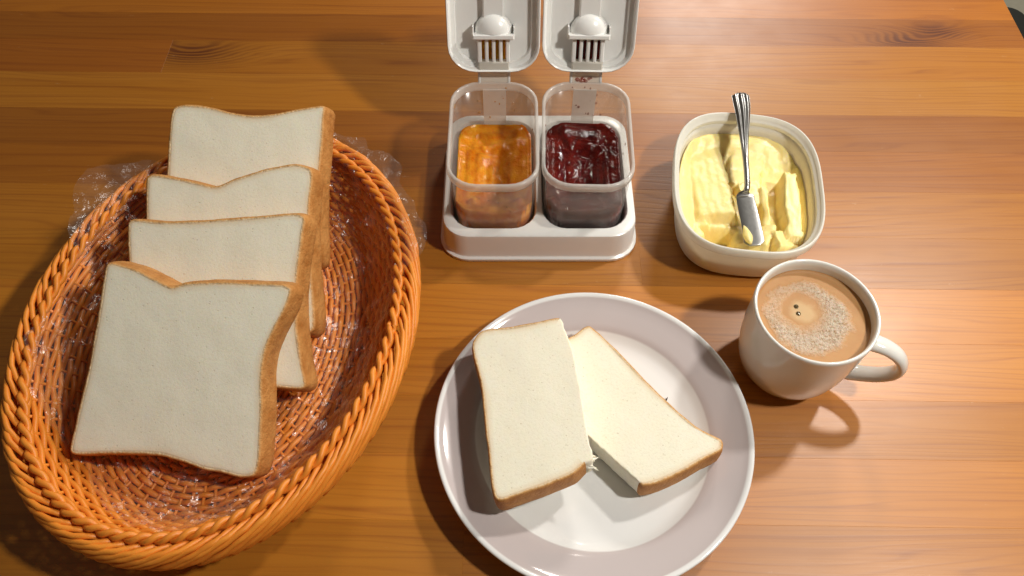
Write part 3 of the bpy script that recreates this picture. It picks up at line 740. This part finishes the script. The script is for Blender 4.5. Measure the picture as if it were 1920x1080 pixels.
# ================================================================== mug and coffee
MC = (20.4, 26.95, 0)
g = NT('white_glaze'); c = g.coord((100,100,100)); n = g.noise(c, .5, 3)
g.set(Base_Color=g.mix(n, (.76,.745,.69), (.79,.775,.73)), Roughness=.14, Coat_Weight=.3, Coat_Roughness=.04, Subsurface_Weight=.05, Subsurface_Scale=.003); M_mug = g.m
mug = thing('coffee_mug', 'white glazed ceramic mug full of coffee right of the plate', 'mug', MC)
mp = [(0.01,.25),(2.3,.25),(2.45,.0),(2.7,0.0),(2.85,.12),(3.15,.5),(3.5,1.1),(3.78,2.0),(3.97,3.2),(4.08,4.6),(4.13,6.2),(4.16,7.5),(4.17,7.75),(4.13,7.86),(4.05,7.9),(3.97,7.87),(3.9,7.76),(3.86,7.4),(3.82,6.2),(3.75,4.4),(3.5,2.2),(2.9,.9),(2.0,.55),(0.01,.5)]
mesh_obj('body', *lathe(mp, 96), M_mug, mug)
ha = R(-24); hp = []
hk = [(3.55,6.25),(4.3,6.45),(5.3,6.35),(6.2,5.85),(6.75,4.95),(6.65,3.95),(5.95,3.05),(5.0,2.45),(4.2,2.15),(3.4,2.0)]
def cr_chain(pts, m):
    out = []
    P = [Vector((*p, 0)) for p in pts]
    for i in range(len(P)-1):
        p0, p1, p2, p3 = P[max(i-1,0)], P[i], P[i+1], P[min(i+2, len(P)-1)]
        for j in range(m):
            u = j/m; out.append(.5*((2*p1)+(p2-p0)*u+(2*p0-5*p1+4*p2-p3)*u*u+(3*p1-p0-3*p2+p3)*u**3))
    return out + [P[-1]]
ch = cr_chain(hk, 6); rings = []
for i, p in enumerate(ch):
    t = (ch[min(i+1, len(ch)-1)]-ch[max(i-1,0)]).normalized(); nrm = Vector((-t.y, t.x, 0)); q = i/(len(ch)-1)
    wid = .62+.16*abs(2*q-1)**3; thk = .36+.16*abs(2*q-1)**4
    ring = []
    for k in range(14):
        a_ = 2*math.pi*k/14; rz_ = p + nrm*(thk*math.sin(a_)); lat = wid*math.cos(a_)
        ring.append((rz_.x*math.cos(ha)-lat*math.sin(ha), rz_.x*math.sin(ha)+lat*math.cos(ha), rz_.y))
    rings.append(ring)
mesh_obj('handle', *loft(rings), M_mug, mug)
# coffee with foam
g = NT('coffee_foam'); c = g.coord((100,100,100)); sx = g.n('ShaderNodeSeparateXYZ'); g.l(c, sx.inputs[0])
wn = g.noise(c, .9, 4, .6); w2 = g.noise(c, 5, 4, .7); bub = g.voro(c, 9); bub2 = g.voro(c, 20)
def rad(cx, cy):
    dx = g.math('SUBTRACT', sx.outputs[0], cx); dy = g.math('SUBTRACT', sx.outputs[1], cy)
    return g.math('SQRT', g.math('ADD', g.math('MULTIPLY', dx, dx), g.math('MULTIPLY', dy, dy)))
wob = g.math('MULTIPLY', g.math('SUBTRACT', wn, .5), 1.5)
r1 = g.math('ADD', rad(-.25, .0), wob)
disc = g.ramp(g.math('MULTIPLY', r1, .25), (.58, 1.0), (.76, 0.0))
hole = g.ramp(g.math('MULTIPLY', g.math('ADD', rad(-.75, .55), g.math('MULTIPLY', wob, .8)), .25), (.30, 0.0), (.56, 1.0))
foam = g.math('MULTIPLY', disc, hole)
spot = g.ramp(g.math('MULTIPLY', g.math('ADD', rad(-.55, .35), wob), .25), (.14, 1.0), (.26, 0.0))
base = g.mix(wn, (.38,.17,.046), (.50,.26,.085))
col = g.mix(g.math('MULTIPLY', foam, g.ramp(w2, (.32, .2), (.56, 1.0))), base, (.92,.76,.60))
col = g.mix(g.math('MULTIPLY', spot, .6), col, (.62,.44,.22))
g.set(Base_Color=col, Roughness=g.mix(foam, (.62,.62,.62), (.13,.13,.13)), Specular_IOR_Level=.6, Subsurface_Weight=.15, Subsurface_Scale=.004)
hh = g.math('MULTIPLY', g.math('ADD', bub, g.math('ADD', bub2, w2)), foam)
g.bump(hh, 1.0, .0010); M_coffee = g.m
cf = [(0.01, 6.84),(1,6.84),(2,6.84),(3,6.84),(3.6,6.85),(3.78,6.9),(3.84,6.97)]
coffee = mesh_obj('coffee', *lathe(cf, 80), M_coffee); coffee.location = [c*CM for c in MC]
tag(coffee, 'milky brown coffee with bubbly foam filling the white mug', 'coffee')
g = NT('bubble_film'); g.set(Base_Color=(.10,.07,.03,1), Roughness=.05, Coat_Weight=1.0); M_bub = g.m
for bx, by in ((-.92, .86), (-.88, .30)):
    prof_ = [(.17*math.cos(R(a_)), 6.84+.12*math.sin(R(a_))) for a_ in range(0, 90, 15)]+[(.004, 6.96)]
    v, f = lathe(prof_, 18)
    mesh_obj('bubble', [(x+bx, y+by, z) for x, y, z in v], f, M_bub, coffee)
